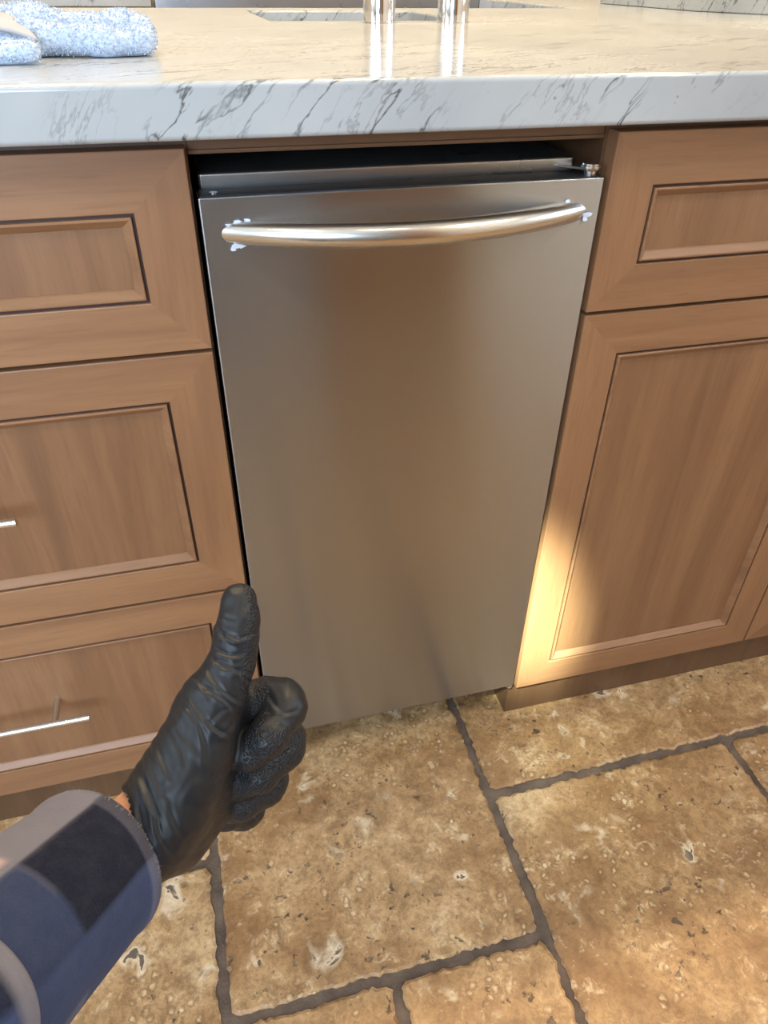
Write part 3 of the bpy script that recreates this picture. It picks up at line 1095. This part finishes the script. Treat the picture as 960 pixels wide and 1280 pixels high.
def skin_mat():
    t = NT('skin')
    v = t.coords()
    c = t.ramp(t.noise(v, 60, 4), [(0.3, srgb(196, 138, 108)), (0.7, srgb(224, 170, 138))])
    t.set(Base_Color=c, Roughness=0.5, Normal=t.bump(t.noise(v, 400, 2), 0.2, 0.0005))
    t.b.inputs['Subsurface Weight'].default_value = 0.1
    t.b.inputs['Subsurface Radius'].default_value = (0.01, 0.004, 0.002)
    return t.mat


M['glove'] = glove_mat()
M['skin'] = skin_mat()
# the body: forearm and hand as one skin surface (inside glove and sleeve)
lo2 = np.array([-0.36, 0.03, 0.17])
hi2 = np.array([-0.03, 0.42, 0.51])
PV, PQ = surface_nets(lambda p: hand_sdf(p, True, 0.0032), lo2, hi2, 0.0045)
PV = relax(PV, PQ, 2)
person = mesh_obj('person', to_world(PV), PQ[:, ::-1].tolist() if False else PQ.tolist(), M['skin'], smooth=True)
fix(person)
person.data.polygons.foreach_set('use_smooth', [True] * len(person.data.polygons))
tag(person, 'arm in plaid flannel sleeve giving a thumbs-up in a black rubber glove', 'person')
glove = mesh_obj('glove', to_world(GV), GQ.tolist(), M['glove'], person, smooth=True)
glove['label'] = 'black rubber glove with textured fingers'
at = glove.data.attributes.new('grip', 'FLOAT', 'POINT')
at.data.foreach_set('value', gl_attr)
fix_g = bmesh.new()
fix_g.from_mesh(glove.data)
bmesh.ops.recalc_face_normals(fix_g, faces=fix_g.faces)
fix_g.to_mesh(glove.data)
fix_g.free()

# sleeve: cuff and bunched forearm fabric as thick tubes round the arm axis
A0 = np.array(cs(117, 1078, .385))
A1 = np.array(cs(-160, 1345, .268))
ax_l = np.linalg.norm(A1 - A0)
ax = (A1 - A0) / ax_l
view = A0 / np.linalg.norm(A0)
e1 = -(view - ax * (view @ ax))
e1 /= np.linalg.norm(e1)               # towards the viewer
e2 = np.cross(ax, e1)
if e2[1] > 0:
    e2 = -e2                           # towards the top of the picture


def tube_cloth(name, s0, s1, ns, rad, mat, colf, thick=0.0022, na=144, wob=None):
    V_, C_ = [], []
    an = np.linspace(0, 2 * math.pi, na, endpoint=False)
    for k in range(ns):
        s = s0 + (s1 - s0) * k / (ns - 1)
        for a in an:
            r = rad(s, a)
            c = A0 + ax * (s + (wob(s, a) if wob else 0))
            V_.append(c + e1 * (math.cos(a) * r) + e2 * (math.sin(a) * r))
            C_.append(colf(s, a))
    Fc = [(k * na + q, k * na + (q + 1) % na, (k + 1) * na + (q + 1) % na, (k + 1) * na + q) for k in range(ns - 1) for q in range(na)]
    o = mesh_obj(name, to_world(V_), Fc, mat, person, smooth=True)
    ca = o.data.color_attributes.new('plaid', 'FLOAT_COLOR', 'POINT')
    ca.data.foreach_set('color', np.array(C_, np.float32).ravel())
    bm_ = bmesh.new()
    bm_.from_mesh(o.data)
    bmesh.ops.recalc_face_normals(bm_, faces=bm_.faces)
    bm_.to_mesh(o.data)
    bm_.free()
    so = o.modifiers.new('cloth', 'SOLIDIFY')
    so.thickness = thick
    so.offset = 0
    return o


NAVY, BLUE, GREY, PALE, PINK = (srgb(10, 15, 34), srgb(48, 60, 92), srgb(104, 102, 112), srgb(140, 138, 146), srgb(178, 152, 146))


def lerp(a, b_, t):
    return tuple(a[i] + (b_[i] - a[i]) * t for i in range(4))


def step(x, c, w):
    return float(np.clip((x - c) / w + 0.5, 0, 1))


def col_cuff(s, a):
    d = math.degrees(math.atan2(math.sin(a), math.cos(a)))     # 0 = towards viewer, + = top side
    dark = step(d, -27, 3) * (1 - step(d, 31, 3))
    across = 1 - step(s, 0.059, 0.003)
    c = lerp(BLUE, GREY, step(d, 2, 6))
    c = lerp(c, NAVY, dark * across)
    c = lerp(c, lerp(BLUE, NAVY, 0.35), dark * (1 - across))
    c = lerp(c, PINK, (1 - across) * step(d, 38, 6))
    c = lerp(c, lerp(GREY, BLUE, 0.3), (1 - step(d, -62, 4)) * (1 - across) * 0.8)
    if s < 0.0075:
        c = lerp(c, GREY, 0.30 if dark > 0.5 else 0.5)
    return c


def col_sleeve(s, a):
    d = math.degrees(math.atan2(math.sin(a), math.cos(a)))
    dark = step(d, -20, 3) * (1 - step(d, 31, 3))
    band = (s - 0.118) / 0.055
    odd = 1.0 if band % 2.0 < 1 else 0.0
    c = lerp(BLUE, GREY, step(d, 2, 6) * 0.6)
    c = lerp(c, NAVY, max(dark * 0.9, odd * 0.75))
    pale = 1 - step(s, 0.107, 0.004)
    return lerp(c, lerp(PALE, BLUE, 0.25), pale * (0.75 if d > -50 else 0.35))


def flannel():
    t = NT('brushed plaid flannel')
    at_ = t.n('ShaderNodeVertexColor', layer_name='plaid')
    v = t.coords()
    n1 = t.noise(t.coords(scale=(1, 1, 1)), 900, 2, 0.5)
    n2 = t.noise(v, 120, 4, 0.65)
    c = t.mix(t.math('MULTIPLY', n1, 0.22), at_.outputs[0], t.mix(0.22, at_.outputs[0], srgb(150, 150, 160)))
    c = t.mix(t.math('MULTIPLY', t.ramp(n2, [(0.4, (0, 0, 0)), (0.75, (1, 1, 1))]), 0.025), c, srgb(165, 165, 175))
    t.set(Base_Color=c, Roughness=0.95, Normal=t.bump(t.math('ADD', n1, n2), 0.35, 0.0012))
    t.b.inputs['Sheen Weight'].default_value = 0.04
    t.b.inputs['Specular IOR Level'].default_value = 0.1
    return t.mat


M['flannel'] = flannel()


def r_cuff(s, a):
    return 0.0398 + 0.06 * s + 0.0007 * math.sin(3 * a + 40 * s) + 0.0012 * math.exp(-((s - 0.004) / 0.004) ** 2) - 0.003 * step(s, 0.096, 0.012)


def r_sleeve(s, a):
    return 0.0375 + 0.09 * s + 0.0045 * math.exp(-((s - 0.108) / 0.010) ** 2) * (1 + 0.5 * math.sin(2 * a + 0.6)) \
        + 0.0022 * math.sin(95 * s + 2.2 * math.sin(a * 2 + 1)) * step(s, 0.12, 0.02) + 0.0012 * math.sin(4 * a + 30 * s)


sleeve = tube_cloth('sleeve', 0.097, 0.250, 90, r_sleeve, M['flannel'], col_sleeve,
                    wob=lambda s, a: -0.006 * math.exp(-((s - 0.097) / 0.03) ** 2) * (0.5 + 0.5 * math.cos(a * 2 + 0.4)))
sleeve['label'] = 'navy and grey plaid flannel sleeve'
cuff = tube_cloth('cuff', 0.0, 0.104, 60, r_cuff, M['flannel'], col_cuff, 0.003)
# fuzzy fibres along the cuff's hem
fz = MB()
for k in range(260):
    a = random.uniform(0, 2 * math.pi)
    s = random.uniform(-0.0005, 0.004)
    r = r_cuff(max(s, 0), a) + 0.0012
    p = A0 + ax * s + (e1 * math.cos(a) + e2 * math.sin(a)) * r
    dr = (e1 * math.cos(a) + e2 * math.sin(a)) * random.uniform(0.0006, 0.0016) - ax * random.uniform(0.0002, 0.0018) + np.array([random.uniform(-.0006, .0006) for _ in range(3)])
    q = np.cross(dr, ax)
    q = q / (np.linalg.norm(q) + 1e-9) * 0.00012
    P3 = to_world(np.array([p - q, p + q, p + dr]))
    fz.add(P3, [(0, 1, 2)])
fuzz = mesh_obj('hem_fuzz', fz.v, fz.f, plain('pale lint', srgb(150, 148, 158), 0.9), person)
fuzz['kind'] = 'stuff'

# ------------------------------------------------------------------ terry towel on the counter
def towel_sdf(p):
    g = lambda *q: [((x, y, z), r) for x, y, z, r in q]
    # upper fold: a fat rope of cloth lying along the counter, dipping before its rounded end
    d = chain(p, g((-0.36, 0.25, 0.934, .018), (-0.20, 0.235, 0.937, .017), (-0.125, 0.225, 0.934, .0165), (-0.080, 0.215, 0.929, .0145), (-0.045, 0.205, 0.931, .0155), (-0.028, 0.195, 0.930, .0145)), 0.012)
    d = smin(d, chain(p, g((-0.30, 0.20, 0.930, .016), (-0.12, 0.178, 0.928, .0135), (-0.060, 0.165, 0.926, .0115), (-0.026, 0.170, 0.926, .0115)), 0.01), 0.010)
    d = smin(d, chain(p, g((-0.20, 0.30, 0.928, .014), (-0.05, 0.26, 0.926, .012)), 0.01), 0.012)
    # lower front fold
    e = chain(p, g((-0.36, 0.125, 0.923, .010), (-0.20, 0.115, 0.923, .0095), (-0.119, 0.108, 0.9225, .0088)), 0.006)
    d = smin(d, e, 0.0035)
    d = np.maximum(d, 0.9143 - p[:, 2])
    w = p * 1000
    return d + 0.0009 * np.sin(w[:, 0] * .09 + np.sin(w[:, 1] * .11)) * np.sin(w[:, 1] * .13 + w[:, 2] * .2)


TV, TQ = surface_nets(towel_sdf, (-0.385, 0.085, 0.908), (0.0, 0.34, 0.962), 0.0022)
TV = relax(TV, TQ, 1)
TV[:, 2] = np.maximum(TV[:, 2], CT + 0.0006)


def terry():
    t = NT('pale blue terry cloth')
    v = t.coords()
    n1 = t.noise(v, 380, 3, 0.6)
    n2 = t.noise(v, 60, 3, 0.5)
    c = t.ramp(n1, [(0.3, srgb(160, 179, 207)), (0.6, srgb(200, 213, 231))])
    t.set(Base_Color=c, Roughness=0.95, Normal=t.bump(t.math('ADD', n1, n2), 0.6, 0.003))
    t.b.inputs['Sheen Weight'].default_value = 0.4
    t.b.inputs['Specular IOR Level'].default_value = 0.1
    return t.mat


M['terry'] = terry()
towel = mesh_obj('hand_towel', TV, TQ.tolist(), M['terry'], smooth=True)
fix(towel)
towel.data.polygons.foreach_set('use_smooth', [True] * len(towel.data.polygons))
tag(towel, 'crumpled pale blue terry towel lying on the stone counter', 'towel')
# pile: short bent loops over the surface
TN = vnormals(TV, TQ)
TN *= np.sign((TN * (TV - np.array([-0.18, 0.2, 0.92]))).sum())
sel = np.where((TV[:, 2] > CT + 0.003) & (TV[:, 0] > -0.30))[0]
pv, pf = [], []
for i in rng.choice(sel, min(15000, len(sel) * 2), replace=True):
    p = TV[i] + rng.uniform(-.0011, .0011, 3)
    n_ = TN[i] + rng.normal(0, 0.45, 3)
    n_ /= np.linalg.norm(n_)
    s_ = np.cross(n_, rng.normal(0, 1, 3))
    s_ /= np.linalg.norm(s_) + 1e-9
    w_ = 0.00055
    L = rng.uniform(0.0012, 0.0023)
    o_ = np.cross(n_, s_) * w_
    b = len(pv)
    pv += [p - s_ * w_, p + s_ * w_ * .5 + o_, p + s_ * w_ * .5 - o_, p + n_ * L * .7 - s_ * w_ + s_ * .0006, p + n_ * L * .7 + s_ * w_ * .5 + o_ + s_ * .0006, p + n_ * L * .7 + s_ * w_ * .5 - o_ + s_ * .0006, p + n_ * L + s_ * 0.0008]
    pf += [(b, b + 1, b + 4, b + 3), (b + 1, b + 2, b + 5, b + 4), (b + 2, b, b + 3, b + 5), (b + 3, b + 4, b + 6), (b + 4, b + 5, b + 6), (b + 5, b + 3, b + 6)]
pile = mesh_obj('terry_pile', pv, pf, M['terry'], towel)
pile['kind'] = 'stuff'
# woven flat hem band crossing the towel
hv, hf = [], []
for k in range(13):
    t = k / 12
    for q in range(7):
        s = q / 6
        x = -0.165 + 0.038 * t + 0.012 * s
        y = 0.185 - 0.03 * s
        z = 0.9515 - 0.010 * t - 0.013 * s + 0.002 * math.sin(t * 3)
        hv.append((x, y - 0.004, z))
for k in range(12):
    for q in range(6):
        hf.append((k * 7 + q, k * 7 + q + 1, k * 7 + q + 8, k * 7 + q + 7))
hem = mesh_obj('hem_band', hv, hf, plain('woven grey hem', srgb(168, 170, 176), 0.9), towel, smooth=True)
so = hem.modifiers.new('cloth', 'SOLIDIFY')
so.thickness = 0.0025

# ------------------------------------------------------------------ the other side of the kitchen (a sliver shows over the counter)
def far_cabinet(name, label, x0, x1, mat, ndoors):
    c = thing(name, label, 'cabinet', (0, 0, 0))
    MB().box(x0, x1, 2.44, Y1 - 0.002, 0.09, 0.873).build('carcase', M[mat], c)
    MB().box(x0, x1, 2.50, 2.52, 0.0, 0.09).build('toe_kick', M['wood_dark'], c)
    w = (x1 - x0) / ndoors
    for k in range(ndoors):
        a, b_ = x0 + w * k + 0.003, x0 + w * (k + 1) - 0.003
        d = MB().box(a, b_, 2.42, 2.4395, 0.10, 0.865).build('door', M[mat], c, bevel=0.003)
        MB().tube([(b_ - 0.04, 2.395, 0.60), (b_ - 0.04, 2.395, 0.76)], 0.005, 12).tube([(b_ - 0.04, 2.42, 0.62), (b_ - 0.04, 2.395, 0.62)], 0.004, 10) \
            .tube([(b_ - 0.04, 2.42, 0.74), (b_ - 0.04, 2.395, 0.74)], 0.004, 10).build('bar_handle', M['steel_satin'], d, smooth=True)
    MB().box(x0, x1, 2.40, Y1 - 0.002, 0.8735, 0.914).build('worktop', M['marble'], c, bevel=0.003)
    return c


far_cabinet('wall_cabinet_run', 'cream painted cabinet run on the far kitchen wall, left of the range', -2.2, -0.02, 'cream', 4)
rg = thing('range_cooker', 'wide stainless range cooker on the far kitchen wall behind the taps', 'range', (0, 0, 0))
MB().box(-0.01, 1.16, 2.42, 2.98, 0.10, 0.915).build('body', M['steel'], rg, bevel=0.006)
for a, b_ in ((0.0, 0.57), (0.585, 1.15)):
    d = MB().box(a, b_, 2.395, 2.4195, 0.16, 0.74).build('oven_door', M['steel'], rg, bevel=0.004)
    MB().tube([(a + 0.04, 2.35, 0.69), (b_ - 0.04, 2.35, 0.69)], 0.011, 16).tube([(a + 0.07, 2.396, 0.69), (a + 0.07, 2.35, 0.69)], 0.008, 12) \
        .tube([(b_ - 0.07, 2.396, 0.69), (b_ - 0.07, 2.35, 0.69)], 0.008, 12).build('door_handle', M['chrome'], d, smooth=True)
for k in range(8):
    x = 0.10 + 0.138 * k
    MB().tube([(x, 2.4205, 0.83), (x, 2.385, 0.83)], [0.024, 0.021], 20).build('knob', M['black'], rg, smooth=True)
MB().box(0.0, 1.15, 2.46, 2.95, 0.9155, 0.93).build('grate', M['black'], rg, bevel=0.004)
for x in (0.03, 1.12):
    for y in (2.46, 2.92):
        MB().tube([(x, y, 0.0), (x, y, 0.10)], 0.02, 14).build('foot', M['black'], rg, smooth=True)
far_cabinet('painted_cabinet', 'pale blue white cabinet on the far kitchen wall, right of the range', 1.17, 2.6, 'trimwhite', 3)
